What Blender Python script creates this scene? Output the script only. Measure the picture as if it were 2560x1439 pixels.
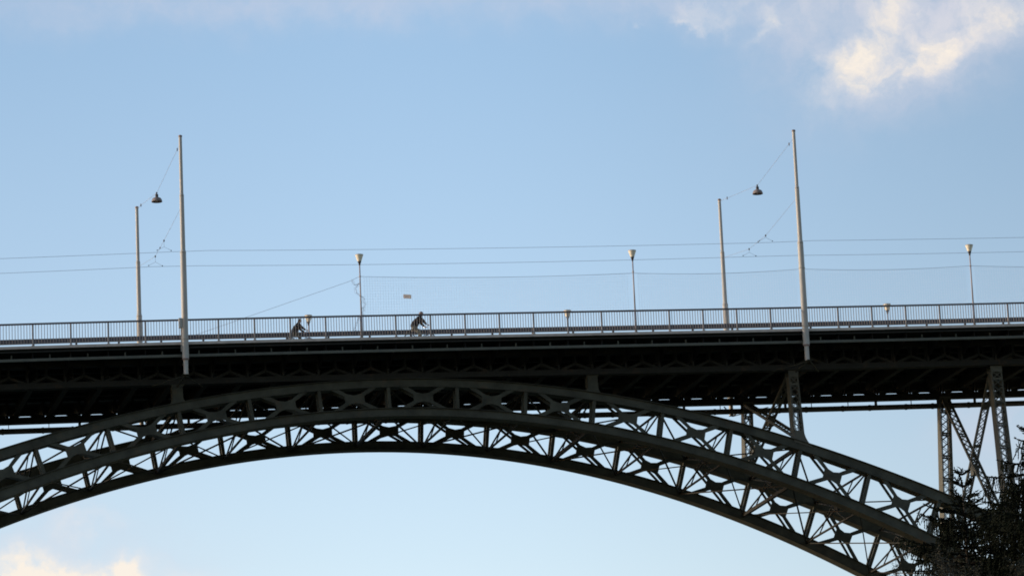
import bpy, bmesh, math, random
from math import sin, cos, pi, radians, sqrt
from mathutils import Vector, Matrix

random.seed(11)
for o in list(bpy.data.objects):
    bpy.data.objects.remove(o)
SC = bpy.context.scene
COL = SC.collection

# ------------------------------------------------------------------ camera
cam_data = bpy.data.cameras.new('camera')
cam_data.sensor_width = 36.0
cam_data.lens = 36.0 * 10305.8 / 2560.0
cam_data.clip_start = 0.5
cam_data.clip_end = 20000
cam = bpy.data.objects.new('camera', cam_data)
COL.objects.link(cam)
CAM = Vector((-42.4205, -198.649, -46.0773))
YAW, PITCH, ROLL = 0.24835, 0.23367, -0.043589
fw = Vector((sin(YAW) * cos(PITCH), cos(YAW) * cos(PITCH), sin(PITCH)))
rt = Vector((cos(YAW), -sin(YAW), 0))
up = rt.cross(fw)
rt2 = cos(ROLL) * rt + sin(ROLL) * up
up2 = -sin(ROLL) * rt + cos(ROLL) * up
M = Matrix((rt2, up2, -fw)).transposed().to_4x4()
M.translation = CAM
cam.matrix_world = M
SC.camera = cam
SC.render.resolution_x = 1024
SC.render.resolution_y = 575
SC.render.engine = 'CYCLES'
SC.cycles.filter_width = 1.8
SC.view_settings.view_transform = 'Standard'
SC.view_settings.look = 'None'
SC.view_settings.exposure = 0.85
SC.view_settings.gamma = 1.0

# ------------------------------------------------------------------ world: low evening sun, blue sky, a few clouds
SUN_AZ = radians(-74)       # bearing from +Y towards +X: the sun stands low to the left, a little beyond the bridge
SUN_EL = radians(11)
SUN_DIR = Vector((sin(SUN_AZ) * cos(SUN_EL), cos(SUN_AZ) * cos(SUN_EL), sin(SUN_EL)))
world = bpy.data.worlds.new('World')
SC.world = world
world.use_nodes = True
NT = world.node_tree
NT.nodes.clear()


def nd(t, **kw):
    n = NT.nodes.new(t)
    for k, v in kw.items():
        setattr(n, k, v)
    return n


def lk(a, b):
    NT.links.new(a, b)


def mth(op, a, b=None, clamp=False):
    n = nd('ShaderNodeMath', operation=op)
    n.use_clamp = clamp
    for i, v in enumerate((a, b)):
        if v is None:
            continue
        if isinstance(v, (int, float)):
            n.inputs[i].default_value = v
        else:
            lk(v, n.inputs[i])
    return n.outputs[0]


def mapr(v, a, b, c, d, kind='SMOOTHSTEP'):
    n = nd('ShaderNodeMapRange', interpolation_type=kind)
    lk(v, n.inputs['Value'])
    for k, x in zip(('From Min', 'From Max', 'To Min', 'To Max'), (a, b, c, d)):
        n.inputs[k].default_value = x
    return n.outputs['Result']


def mixc(fac, a, b, mode='MIX'):
    n = nd('ShaderNodeMix', data_type='RGBA', blend_type=mode)
    for i, v in ((0, fac), (6, a), (7, b)):
        if isinstance(v, (int, float)):
            n.inputs[i].default_value = v
        elif isinstance(v, tuple):
            n.inputs[i].default_value = v
        else:
            lk(v, n.inputs[i])
    return n.outputs[2]


sky = nd('ShaderNodeTexSky', sky_type='NISHITA')
sky.sun_disc = False
sky.sun_elevation = SUN_EL
sky.sun_rotation = SUN_AZ
sky.air_density = 1.0
sky.dust_density = 1.0
sky.ozone_density = 1.4
tc = nd('ShaderNodeTexCoord')
sep = nd('ShaderNodeSeparateXYZ')
lk(tc.outputs['Generated'], sep.inputs[0])
az = mth('ARCTAN2', sep.outputs[0], sep.outputs[1])
el = mth('ARCSINE', sep.outputs[2])
ae = nd('ShaderNodeCombineXYZ')
lk(az, ae.inputs[0])
lk(el, ae.inputs[1])
wn = nd('ShaderNodeTexNoise', noise_dimensions='3D')
wn.inputs['Scale'].default_value = 55
wn.inputs['Detail'].default_value = 9
wn.inputs['Roughness'].default_value = 0.6
lk(ae.outputs[0], wn.inputs['Vector'])
wsub = nd('ShaderNodeVectorMath', operation='SUBTRACT')
lk(wn.outputs['Color'], wsub.inputs[0])
wsub.inputs[1].default_value = (0.5, 0.5, 0.5)
wsc = nd('ShaderNodeVectorMath', operation='SCALE')
lk(wsub.outputs[0], wsc.inputs[0])
wsc.inputs['Scale'].default_value = 0.022
wadd = nd('ShaderNodeVectorMath', operation='ADD')
lk(ae.outputs[0], wadd.inputs[0])
lk(wsc.outputs[0], wadd.inputs[1])
fb = nd('ShaderNodeTexNoise', noise_dimensions='3D')
fb.inputs['Scale'].default_value = 85
fb.inputs['Detail'].default_value = 12
fb.inputs['Roughness'].default_value = 0.62
lk(wadd.outputs[0], fb.inputs['Vector'])


def blobs(lst):
    tot = None
    for a0, e0, sa, se, rot, amp in lst:
        mp = nd('ShaderNodeMapping', vector_type='TEXTURE')
        lk(wadd.outputs[0], mp.inputs['Vector'])
        mp.inputs['Location'].default_value = (a0, e0, 0)
        mp.inputs['Rotation'].default_value = (0, 0, radians(rot))
        mp.inputs['Scale'].default_value = (sa, se, 1)
        ln = nd('ShaderNodeVectorMath', operation='DOT_PRODUCT')
        lk(mp.outputs[0], ln.inputs[0])
        lk(mp.outputs[0], ln.inputs[1])
        g = mth('MULTIPLY', mth('EXPONENT', mth('MULTIPLY', ln.outputs['Value'], -1.0)), amp)
        tot = g if tot is None else mth('ADD', tot, g)
    return tot


# bearing, elevation, half width, half height (radians), tilt (degrees), amount
bright = blobs([(0.3471, 0.2864, 0.0184, 0.0078, 24, 0.50),
    (0.3655, 0.2855, 0.0165, 0.0060, 22, 0.52),
    (0.3720, 0.2923, 0.0126, 0.0058, 2, 0.48),
    (0.3271, 0.2954, 0.0146, 0.0058, 12, 0.25),
    (0.3402, 0.2892, 0.0126, 0.0037, 44, 0.85),
    (0.3483, 0.2969, 0.0068, 0.0039, 52, 0.70),
    (0.3344, 0.2843, 0.0068, 0.0043, 12, 0.60),
    (0.3410, 0.2786, 0.0116, 0.0041, 20, 0.80),
    (0.3364, 0.2767, 0.0039, 0.0023, -28, 0.60),
    (0.3520, 0.2846, 0.0087, 0.0041, 37, 0.75),
    (0.3562, 0.2809, 0.0068, 0.0029, 27, 0.60),
    (0.3169, 0.2943, 0.0031, 0.0025, -48, 1.00),
    (0.3141, 0.2904, 0.0025, 0.0016, -18, 0.45),
    (0.3015, 0.2981, 0.0058, 0.0025, -18, 0.60),
    (0.2973, 0.2964, 0.0049, 0.0010, -3, 0.55),
    (0.3091, 0.2994, 0.0058, 0.0019, 2, 0.40),
    (0.3779, 0.2909, 0.0058, 0.0025, 22, 0.55),
    (0.3567, 0.2876, 0.0039, 0.0029, 2, 0.50),
    (0.2825, 0.2945, 0.0014, 0.0008, 2, 0.35),
    (0.1407, 0.1663, 0.0194, 0.0039, -1, 0.90),
    (0.1319, 0.1641, 0.0262, 0.0064, -2, 2.10),
    (0.1484, 0.1656, 0.0116, 0.0039, -2, 1.10),
    (0.1262, 0.1712, 0.0136, 0.0039, 2, 0.95),
    (0.1534, 0.1710, 0.0058, 0.0023, 22, 0.40),
    (0.1439, 0.1807, 0.0078, 0.0019, 10, 0.33),
    (0.1380, 0.1791, 0.0058, 0.0023, 2, 0.25)])
veil = blobs([(0.3498, 0.2891, 0.0320, 0.0146, 20, 1.20),
    (0.3142, 0.2991, 0.0505, 0.0058, -1, 1.00),
    (0.3739, 0.2902, 0.0233, 0.0146, 12, 0.90),
    (0.2333, 0.3050, 0.0873, 0.0053, 2, 0.95),
    (0.1524, 0.3061, 0.0485, 0.0058, 2, 0.60),
    (0.3479, 0.2762, 0.0155, 0.0087, 22, 0.70),
    (0.3196, 0.2891, 0.0116, 0.0058, 2, 0.55),
    (0.3684, 0.1893, 0.0136, 0.0184, 2, 0.90),
    (0.3590, 0.1947, 0.0116, 0.0058, 22, 0.50),
    (0.1349, 0.1715, 0.0320, 0.0087, 2, 0.90),
    (0.1400, 0.1810, 0.0194, 0.0049, 10, 0.35),
    (0.1621, 0.1688, 0.0097, 0.0049, 2, 0.30)])
fbm = fb.outputs['Fac']
bm = mth('MULTIPLY', bright, mapr(fbm, .28, .72, .08, 1.05, 'LINEAR'))
bmask = mapr(bm, .02, 1.15, 0, 0.88, 'LINEAR')
vm = mth('MULTIPLY', veil, mapr(fbm, .25, .75, .30, 1.15, 'LINEAR'))
vmask = mapr(vm, .0, 1.6, 0, 0.78, 'LINEAR')

# the clear sky: Nishita, its colour shifted to the deep cold blue of the camera
grade = nd('ShaderNodeValToRGB')
lk(mapr(el, 0.0, 0.6, 0, 1, 'LINEAR'), grade.inputs[0])
cr = grade.color_ramp
cr.elements[0].position = 0.27
cr.elements[0].color = (1.31, 1.15, 1.15, 1)
cr.elements[1].position = 0.52
cr.elements[1].color = (1.03, 1.04, 1.095, 1)
STR = 0.15
skyc0 = mixc(1.0, sky.outputs[0], grade.outputs[0], 'MULTIPLY')
side = nd('ShaderNodeVectorMath', operation='SCALE')
lk(skyc0, side.inputs[0])
lk(mth('MULTIPLY', mapr(az, 0.20, 0.42, 1.0, 0.78), mapr(az, 0.08, 0.27, 0.89, 1.0)), side.inputs['Scale'])
skyc = side.outputs[0]
scaled = nd('ShaderNodeVectorMath', operation='SCALE')
lk(skyc, scaled.inputs[0])
scaled.inputs['Scale'].default_value = STR
c1 = mixc(vmask, scaled.outputs[0], (0.36, 0.365, 0.42, 1))
ccol = mixc(mapr(bm, .20, .95, 0, 1), (0.50, 0.475, 0.46, 1), (0.56, 0.50, 0.43, 1))
c2 = mixc(bmask, c1, ccol)
bg = nd('ShaderNodeBackground')
bg.inputs['Strength'].default_value = 1.0
lk(c2, bg.inputs['Color'])
outw = nd('ShaderNodeOutputWorld')
lk(bg.outputs[0], outw.inputs['Surface'])

sun_data = bpy.data.lights.new('sun', 'SUN')
sun_data.energy = 2.2
sun_data.angle = radians(2)
sun_data.color = (1.0, 0.86, 0.70)
sun = bpy.data.objects.new('sun', sun_data)
COL.objects.link(sun)
sun.rotation_euler = (-SUN_DIR).to_track_quat('-Z', 'Y').to_euler()


# ------------------------------------------------------------------ materials
def mat(name, col, rough=0.6, metal=0.0, var=0.18, scale=1.5, rust=0.0, rustcol=(0.10, 0.055, 0.03), bump=0.0, trans=0.0, streak=1.0, spec=0.3):
    m = bpy.data.materials.new(name)
    m.use_nodes = True
    t = m.node_tree
    b = t.nodes['Principled BSDF']
    b.inputs['Roughness'].default_value = rough
    b.inputs['Metallic'].default_value = metal
    b.inputs['Specular IOR Level'].default_value = spec
    tcn = t.nodes.new('ShaderNodeTexCoord')
    mp = t.nodes.new('ShaderNodeMapping')
    mp.inputs['Scale'].default_value = (1, 1, 1.0 / streak)
    t.links.new(tcn.outputs['Object'], mp.inputs['Vector'])
    n = t.nodes.new('ShaderNodeTexNoise')
    n.inputs['Scale'].default_value = scale
    n.inputs['Detail'].default_value = 7
    n.inputs['Roughness'].default_value = 0.65
    t.links.new(mp.outputs[0], n.inputs['Vector'])
    r = t.nodes.new('ShaderNodeValToRGB')
    r.color_ramp.elements[0].position = 0.3
    r.color_ramp.elements[1].position = 0.7
    r.color_ramp.elements[0].color = tuple(c * (1 - var) for c in col) + (1,)
    r.color_ramp.elements[1].color = tuple(min(1, c * (1 + var)) for c in col) + (1,)
    t.links.new(n.outputs['Fac'], r.inputs['Fac'])
    last = r.outputs['Color']
    if rust > 0:
        n2 = t.nodes.new('ShaderNodeTexNoise')
        n2.inputs['Scale'].default_value = scale * 0.7
        n2.inputs['Detail'].default_value = 9
        n2.inputs['Roughness'].default_value = 0.75
        t.links.new(mp.outputs[0], n2.inputs['Vector'])
        r2 = t.nodes.new('ShaderNodeValToRGB')
        r2.color_ramp.elements[0].position = 0.56
        r2.color_ramp.elements[1].position = 0.74
        r2.color_ramp.elements[0].color = (0, 0, 0, 1)
        r2.color_ramp.elements[1].color = (rust, rust, rust, 1)
        t.links.new(n2.outputs['Fac'], r2.inputs['Fac'])
        mx = t.nodes.new('ShaderNodeMix')
        mx.data_type = 'RGBA'
        t.links.new(r2.outputs['Color'], mx.inputs[0])
        t.links.new(last, mx.inputs[6])
        mx.inputs[7].default_value = rustcol + (1,)
        last = mx.outputs[2]
    t.links.new(last, b.inputs['Base Color'])
    if bump > 0:
        bp = t.nodes.new('ShaderNodeBump')
        bp.inputs['Strength'].default_value = bump
        bp.inputs['Distance'].default_value = 0.02
        t.links.new(n.outputs['Fac'], bp.inputs['Height'])
        t.links.new(bp.outputs['Normal'], b.inputs['Normal'])
    if trans > 0:
        b.inputs['Transmission Weight'].default_value = trans
    return m


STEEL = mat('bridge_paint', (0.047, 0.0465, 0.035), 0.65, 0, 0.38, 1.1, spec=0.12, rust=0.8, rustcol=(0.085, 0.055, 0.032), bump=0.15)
STEEL_LIT = mat('bridge_paint_sunlit', (0.078, 0.075, 0.060), 0.65, 0, 0.2, 1.1, spec=0.12, rust=0.4, rustcol=(0.10, 0.07, 0.045), bump=0.15)  # bridge paint lightened: sun on columns and sway braces is in the colour
STEEL_SHADE = mat('bridge_paint_shaded', (0.022, 0.0215, 0.019), 0.7, 0, 0.2, 1.3, spec=0.1, rust=0.5, bump=0.15)  # bridge paint darkened: shade under the deck and between ribs painted in
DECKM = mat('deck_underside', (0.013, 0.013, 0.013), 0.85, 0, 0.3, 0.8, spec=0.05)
EDGEM = mat('deck_edge_stone', (0.42, 0.36, 0.32), 0.8, 0, 0.2, 2.0, bump=0.2)
ASPH = mat('asphalt', (0.05, 0.05, 0.052), 0.9, 0, 0.2, 4.0)
FASC = mat('edge_angle_paint', (0.070, 0.072, 0.058), 0.6, 0, 0.18, 2.0, rust=0.3)
RAILM = mat('railing_paint', (0.22, 0.195, 0.185), 0.55, 0, 0.12, 3.0)
RAILT = mat('handrail_paint', (0.075, 0.06, 0.065), 0.5, 0, 0.12, 3.0)
MASTM = mat('mast_paint', (0.325, 0.31, 0.285), 0.55, 0, 0.10, 2.0, rust=0.25, rustcol=(0.30, 0.24, 0.19), streak=4.0)
MASTC = mat('mast_cap', (0.20, 0.15, 0.14), 0.6, 0, 0.1, 4)
POSTM = mat('lamp_post_paint', (0.30, 0.26, 0.26), 0.5, 0, 0.1, 3)
GLASSM = mat('opal_glass', (0.62, 0.57, 0.46), 0.35, 0, 0.05, 3)
LAMPM = mat('pendant_enamel', (0.17, 0.14, 0.13), 0.5, 0, 0.15, 5)
DARKM = mat('dark_metal', (0.035, 0.034, 0.04), 0.55, 0.2, 0.2, 8)
WIREM = mat('wire_copper_dark', (0.20, 0.19, 0.22), 0.6, 0, 0.1, 5)
NETM = mat('net_cord', (0.34, 0.38, 0.46), 0.8, 0, 0.1, 5)
BARRM = mat('barrier_steel', (0.075, 0.072, 0.08), 0.7, 0, 0.15, 2, spec=0.1)
PAPERM = mat('notice_board', (0.78, 0.69, 0.62), 0.8, 0, 0.06, 6)


def translucent(m, col, fac):          # thin paper or opal glass: lets light through from behind
    t = m.node_tree
    b = t.nodes['Principled BSDF']
    tr = t.nodes.new('ShaderNodeBsdfTranslucent')
    tr.inputs['Color'].default_value = col + (1,)
    mx = t.nodes.new('ShaderNodeMixShader')
    mx.inputs[0].default_value = fac
    t.links.new(b.outputs[0], mx.inputs[1])
    t.links.new(tr.outputs[0], mx.inputs[2])
    t.links.new(mx.outputs[0], t.nodes['Material Output'].inputs['Surface'])


translucent(PAPERM, (0.80, 0.70, 0.62), 0.5)
PIPEM = mat('pipe_steel', (0.06, 0.058, 0.055), 0.7, 0.1, 0.2, 2, rust=0.6)
STONEM = mat('pier_stone', (0.30, 0.28, 0.25), 0.9, 0, 0.25, 0.8, bump=0.5)
GROUNDM = mat('grass_ground', (0.055, 0.07, 0.03), 0.95, 0, 0.4, 0.15, bump=0.4)
WATERM = mat('river_water', (0.03, 0.06, 0.06), 0.12, 0, 0.2, 0.3, bump=0.3)
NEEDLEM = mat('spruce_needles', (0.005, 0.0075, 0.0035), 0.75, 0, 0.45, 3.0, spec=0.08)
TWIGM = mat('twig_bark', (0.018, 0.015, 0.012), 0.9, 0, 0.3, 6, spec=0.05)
BARKM = mat('bark', (0.05, 0.04, 0.03), 0.9, 0, 0.3, 6, bump=0.5)
LEAFM = mat('shrub_leaves', (0.026, 0.024, 0.011), 0.8, 0, 0.4, 4.0)
SKINM = mat('skin', (0.42, 0.27, 0.20), 0.6, 0, 0.06, 8)
BLACKC = mat('black_cloth', (0.006, 0.0055, 0.007), 0.9, 0, 0.25, 9)
COATM = mat('charcoal_coat', (0.008, 0.007, 0.008), 0.9, 0, 0.25, 9)
BEIGEC = mat('beige_cloth', (0.17, 0.155, 0.115), 0.9, 0, 0.12, 9)
OLIVEC = mat('olive_cloth', (0.06, 0.057, 0.043), 0.9, 0, 0.12, 9)
SHOEM = mat('shoe_leather', (0.03, 0.025, 0.02), 0.6, 0, 0.1, 9)
HAIRG = mat('grey_brown_hair', (0.16, 0.12, 0.11), 0.8, 0, 0.2, 20)
HAIRB = mat('black_hair', (0.018, 0.014, 0.014), 0.7, 0, 0.2, 20)
RUBBER = mat('tyre_rubber', (0.02, 0.02, 0.02), 0.85, 0, 0.1, 9)
CHROME = mat('bright_metal', (0.5, 0.5, 0.5), 0.3, 0.8, 0.1, 9)
FRAMEM = mat('bicycle_paint', (0.06, 0.06, 0.08), 0.4, 0.1, 0.1, 9)


# ------------------------------------------------------------------ mesh helpers
class MB:
    def __init__(self):
        self.v = []
        self.f = []

    def quadbox(self, pts8):
        """pts8: bottom ring (4) then top ring (4)"""
        b = len(self.v)
        self.v += [tuple(p) for p in pts8]
        for q in ((3, 2, 1, 0), (4, 5, 6, 7), (0, 1, 5, 4), (1, 2, 6, 5), (2, 3, 7, 6), (3, 0, 4, 7)):
            self.f.append(tuple(b + i for i in q))
        return self

    def box(self, x0, x1, y0, y1, z0, z1):
        return self.quadbox([(x0, y0, z0), (x1, y0, z0), (x1, y1, z0), (x0, y1, z0),
                             (x0, y0, z1), (x1, y0, z1), (x1, y1, z1), (x0, y1, z1)])

    def bar(self, p0, p1, w, h, upv=(0, 0, 1)):
        """rectangular bar; w across (perpendicular to up), h along up"""
        p0, p1 = Vector(p0), Vector(p1)
        d = (p1 - p0).normalized()
        u = Vector(upv)
        u = u - d * u.dot(d)
        if u.length < 1e-6:
            u = Vector((0, 1, 0)) - d * d.y
        u.normalize()
        s = d.cross(u)
        a, b = s * (w / 2), u * (h / 2)
        return self.quadbox([p0 - a - b, p0 + a - b, p0 + a + b, p0 - a + b, p1 - a - b, p1 + a - b, p1 + a + b, p1 - a + b])

    def tube(self, pts, rad, n=8, cap=True):
        pts = [Vector(p) for p in pts]
        if isinstance(rad, (int, float)):
            rad = [rad] * len(pts)
        b = len(self.v)
        prev = None
        for i, p in enumerate(pts):
            d = (pts[min(i + 1, len(pts) - 1)] - pts[max(i - 1, 0)])
            if d.length < 1e-9:
                d = Vector((0, 0, 1))
            d.normalize()
            if prev is None:
                u = Vector((0, 0, 1)) if abs(d.z) < 0.9 else Vector((1, 0, 0))
            else:
                u = prev
            u = (u - d * u.dot(d))
            if u.length < 1e-6:
                u = Vector((0, 1, 0)) - d * d.y
            u.normalize()
            prev = u
            s = d.cross(u)
            for k in range(n):
                a = 2 * pi * k / n
                self.v.append(tuple(p + (u * cos(a) + s * sin(a)) * rad[i]))
        for i in range(len(pts) - 1):
            for k in range(n):
                k2 = (k + 1) % n
                self.f.append((b + i * n + k, b + i * n + k2, b + (i + 1) * n + k2, b + (i + 1) * n + k))
        if cap:
            self.f.append(tuple(b + k for k in range(n))[::-1])
            e = b + (len(pts) - 1) * n
            self.f.append(tuple(e + k for k in range(n)))
        return self

    def lathe(self, prof, n=16, c=(0, 0, 0)):
        b = len(self.v)
        for r, z in prof:
            for k in range(n):
                a = 2 * pi * k / n
                self.v.append((c[0] + r * cos(a), c[1] + r * sin(a), c[2] + z))
        for i in range(len(prof) - 1):
            for k in range(n):
                k2 = (k + 1) % n
                self.f.append((b + i * n + k, b + i * n + k2, b + (i + 1) * n + k2, b + (i + 1) * n + k))
        return self

    def plate(self, poly, th):
        """extrude a planar polygon by vector th (centred)"""
        th = Vector(th) * 0.5
        n = len(poly)
        b = len(self.v)
        for p in poly:
            self.v.append(tuple(Vector(p) - th))
        for p in poly:
            self.v.append(tuple(Vector(p) + th))
        self.f.append(tuple(b + i for i in range(n))[::-1])
        self.f.append(tuple(b + n + i for i in range(n)))
        for i in range(n):
            j = (i + 1) % n
            self.f.append((b + i, b + j, b + n + j, b + n + i))
        return self

    def sweep(self, rings, close=True, caps=True):
        n = len(rings[0])
        b = len(self.v)
        for r in rings:
            self.v += [tuple(p) for p in r]
        for i in range(len(rings) - 1):
            for k in range(n if close else n - 1):
                k2 = (k + 1) % n
                self.f.append((b + i * n + k, b + i * n + k2, b + (i + 1) * n + k2, b + (i + 1) * n + k))
        if caps and close:
            self.f.append(tuple(b + k for k in range(n))[::-1])
            e = b + (len(rings) - 1) * n
            self.f.append(tuple(e + k for k in range(n)))
        return self

    def torus(self, c, R, r, axis='y', n=28, m=6):
        c = Vector(c)
        b = len(self.v)
        for i in range(n):
            a = 2 * pi * i / n
            for k in range(m):
                t = 2 * pi * k / m
                rr = R + r * cos(t)
                self.v.append(tuple(c + Vector((rr * cos(a), r * sin(t), rr * sin(a)))))
        for i in range(n):
            for k in range(m):
                i2, k2 = (i + 1) % n, (k + 1) % m
                self.f.append((b + i * m + k, b + i * m + k2, b + i2 * m + k2, b + i2 * m + k))
        return self

    def build(self, name, material, parent=None, smooth=False, origin=None):
        me = bpy.data.meshes.new(name)
        off = Vector(origin) if origin is not None else (wloc(parent) if parent is not None else Vector((0, 0, 0)))
        me.from_pydata([tuple(Vector(p) - off) for p in self.v], [], self.f)
        me.update()
        bmx = bmesh.new()
        bmx.from_mesh(me)
        bmesh.ops.recalc_face_normals(bmx, faces=bmx.faces)
        bmx.to_mesh(me)
        bmx.free()
        if smooth:
            for pl in me.polygons:
                pl.use_smooth = True
        me.materials.append(material)
        return link_mesh(name, me, parent, off)


WL = {}


def wloc(o):
    return WL.get(o.name, Vector((0, 0, 0)))


def link_mesh(name, me, parent=None, off=None):
    o = bpy.data.objects.new(name, me)
    COL.objects.link(o)
    if parent is not None:
        o.parent = parent
        WL[o.name] = wloc(parent).copy()
    else:
        o.location = off if off is not None else (0, 0, 0)
        WL[o.name] = Vector(o.location)
    return o


def tag(o, label=None, cat=None, group=None, kind=None):
    for k, v in (('label', label), ('category', cat), ('group', group), ('kind', kind)):
        if v:
            o[k] = v
    return o


def thing(name, label, cat, loc=(0, 0, 0), group=None):
    o = bpy.data.objects.new(name, None)
    o.empty_display_size = 0.3
    COL.objects.link(o)
    o.location = loc
    WL[o.name] = Vector(loc)
    return tag(o, label, cat, group)


def copy_tree(o, parent=None):
    c = o.copy()
    COL.objects.link(c)
    if parent is not None:
        c.parent = parent
    for ch in list(o.children):
        copy_tree(ch, c)
    return c


# ------------------------------------------------------------------ the bridge's own geometry
W = 13.4445


def Xk(k):                      # position of railing post k along the bridge
    return 1.8 * k + 1.80076e-4 * ((k - 4.2805) ** 3 + 4.2805 ** 3)


def zd(X):                      # deck level: the bridge climbs gently to the right
    return 0.0341097 * X - 1.64612e-4 * X * X + 3.95535e-6 * X ** 3


def Xn(n):                      # panel points of the arch
    return 1.7788 + 3.5766 * n + 1.668e-4 * n ** 3


def pol(c, X):
    u = X / 20.0
    return c[0] + c[1] * u + c[2] * u * u + c[3] * u ** 3 + c[4] * u ** 4


UC = [(a + b) / 2 for a, b in zip((-1.76274, 1.36753, -3.29675, -0.18971, 0.12136), (-2.12736, 1.27885, -3.45501, -0.05324, 0.08902))]
LC = [(a + b) / 2 for a, b in zip((-3.28161, 1.35145, -3.79556, -0.03287, 0.03224), (-3.70875, 1.40418, -3.92184, -0.10614, 0.08732))]


def zu(X):
    return pol(UC, X)


def zl(X):
    return pol(LC, X)


def dz(fn, X):
    return (fn(X + .05) - fn(X - .05)) / .1


def thick(X):                   # depth of a chord, square to the arch
    return 0.375 + 0.12 * min(1.6, ((X - 4) / 26.0) ** 2)


BAT = 0.11
RIB_HALF = 0.34


def yrib(side, z):              # centre plane of a rib; the ribs lean out towards their feet
    return 2.24 + BAT * (z + 4) if side == 0 else 11.0 - BAT * (z + 4)


bridge = thing('arch_bridge', 'dark grey-green iron arch bridge with latticed arch ribs spanning the whole view', 'bridge', (1.78, 6.7, -2.0))
NMIN, NMAX = -12, 12
XA, XB = Xn(-12) - 5.6, Xn(12) + 5.6
XS = [XA + (XB - XA) * i / 60 for i in range(61)]


def strip(y0, y1, za, zb, name, m, parent=bridge, fz=zd):
    mb = MB()
    mb.sweep([[(x, y0, fz(x) + za), (x, y1, fz(x) + za), (x, y1, fz(x) + zb), (x, y0, fz(x) + zb)] for x in XS])
    return mb.build(name, m, parent)


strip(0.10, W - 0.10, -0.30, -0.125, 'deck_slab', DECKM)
strip(0.10, 3.2, -0.122, 0.0, 'walkway', EDGEM)
strip(W - 3.2, W - 0.10, -0.122, 0.0, 'walkway', EDGEM)
strip(3.203, W - 3.203, -0.121, -0.09, 'carriageway', ASPH)
# edges
for s in (0, 1):
    def yy(a):
        return a if s == 0 else W - a
    eb = strip(yy(-0.06), yy(0.098), -0.135, 0.004, 'edge_beam', EDGEM)
    strip(yy(0.0), yy(0.10), -0.315, -0.255, 'edge_trim', STEEL_SHADE)
    fa = strip(yy(-0.03), yy(0.10), -0.765, -0.635, 'edge_angle', FASC)
    for k in range(-25, 28):
        x = Xk(k) + 0.83
        if x < XA + .5 or x > XB - .5:
            continue
        MB().box(x - .035, x + .035, min(yy(.02), yy(.07)), max(yy(.02), yy(.07)), zd(x) - .637, zd(x) - .44).build('stanchion', STEEL, fa)
    # brackets under the walkway and the shallow truss girder over the rib
    for k in range(-25, 28):
        x = Xk(k) + 0.0
        if x < XA + .5 or x > XB - .5:
            continue
        z = zd(x)
        mb = MB()
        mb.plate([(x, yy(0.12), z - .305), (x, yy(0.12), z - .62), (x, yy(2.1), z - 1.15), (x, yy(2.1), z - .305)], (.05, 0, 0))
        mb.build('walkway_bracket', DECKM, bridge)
    gy = 2.42 if s == 0 else 10.82
    gz0, gz1 = -1.70, (-1.41 if s == 0 else -1.395)
    g = strip(gy - .26, gy + .26, gz0, gz1, 'truss_girder', STEEL_SHADE)
    tcx = strip(gy - .24, gy + .24, -.62, -.302, 'top_chord', STEEL_SHADE, g)
    for k in range(-25, 28):
        x = Xk(k)
        x1 = Xk(k + 1)
        if x < XA + .5 or x1 > XB - .5:
            continue
        xm = (x + x1) / 2
        mb, mb2 = MB(), MB()
        for fy in (-.2, .2):
            mb.bar((x + .12, gy + fy, zd(x) + gz1 - .02), (xm, gy + fy, zd(xm) - 1.10), .13, .05, (0, 1, 0))
            mb.bar((x1 - .12, gy + fy, zd(x1) + gz1 - .02), (xm, gy + fy, zd(xm) - 1.10), .13, .05, (0, 1, 0))
            mb.box(xm - .05, xm + .05, gy + fy - .03, gy + fy + .03, zd(xm) - 1.12, zd(xm) - .6)
            mb2.box(x - .05, x + .05, gy + fy - .04, gy + fy + .04, zd(x) + gz1 - .02, zd(x) - .6)
        mb.build('web_brace', STEEL_SHADE, g)
        mb2.build('web_post', STEEL_SHADE, g)
    if s == 1:
        strip(W - .095, W - .02, -.66, -.31, 'edge_plate', STEEL_SHADE)

# floor beams across, stringers along
for n in range(NMIN, NMAX + 1):
    for h in (0, .5):
        x = Xn(n) + h * 3.58
        if x > XB - .3:
            continue
        z = zd(x)
        mb = MB()
        mb.box(x - .015, x + .015, 2.3, 11.0, z - 1.15, z - .305)
        mb.box(x - .14, x + .14, 2.3, 11.0, z - 1.19, z - 1.151)
        mb.build('floor_beam', STEEL_SHADE, bridge)
for y in (3.9, 5.3, 6.7, 8.1, 9.5):
    strip(y - .09, y + .09, -.62, -.304, 'stringer', STEEL_SHADE)


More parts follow.
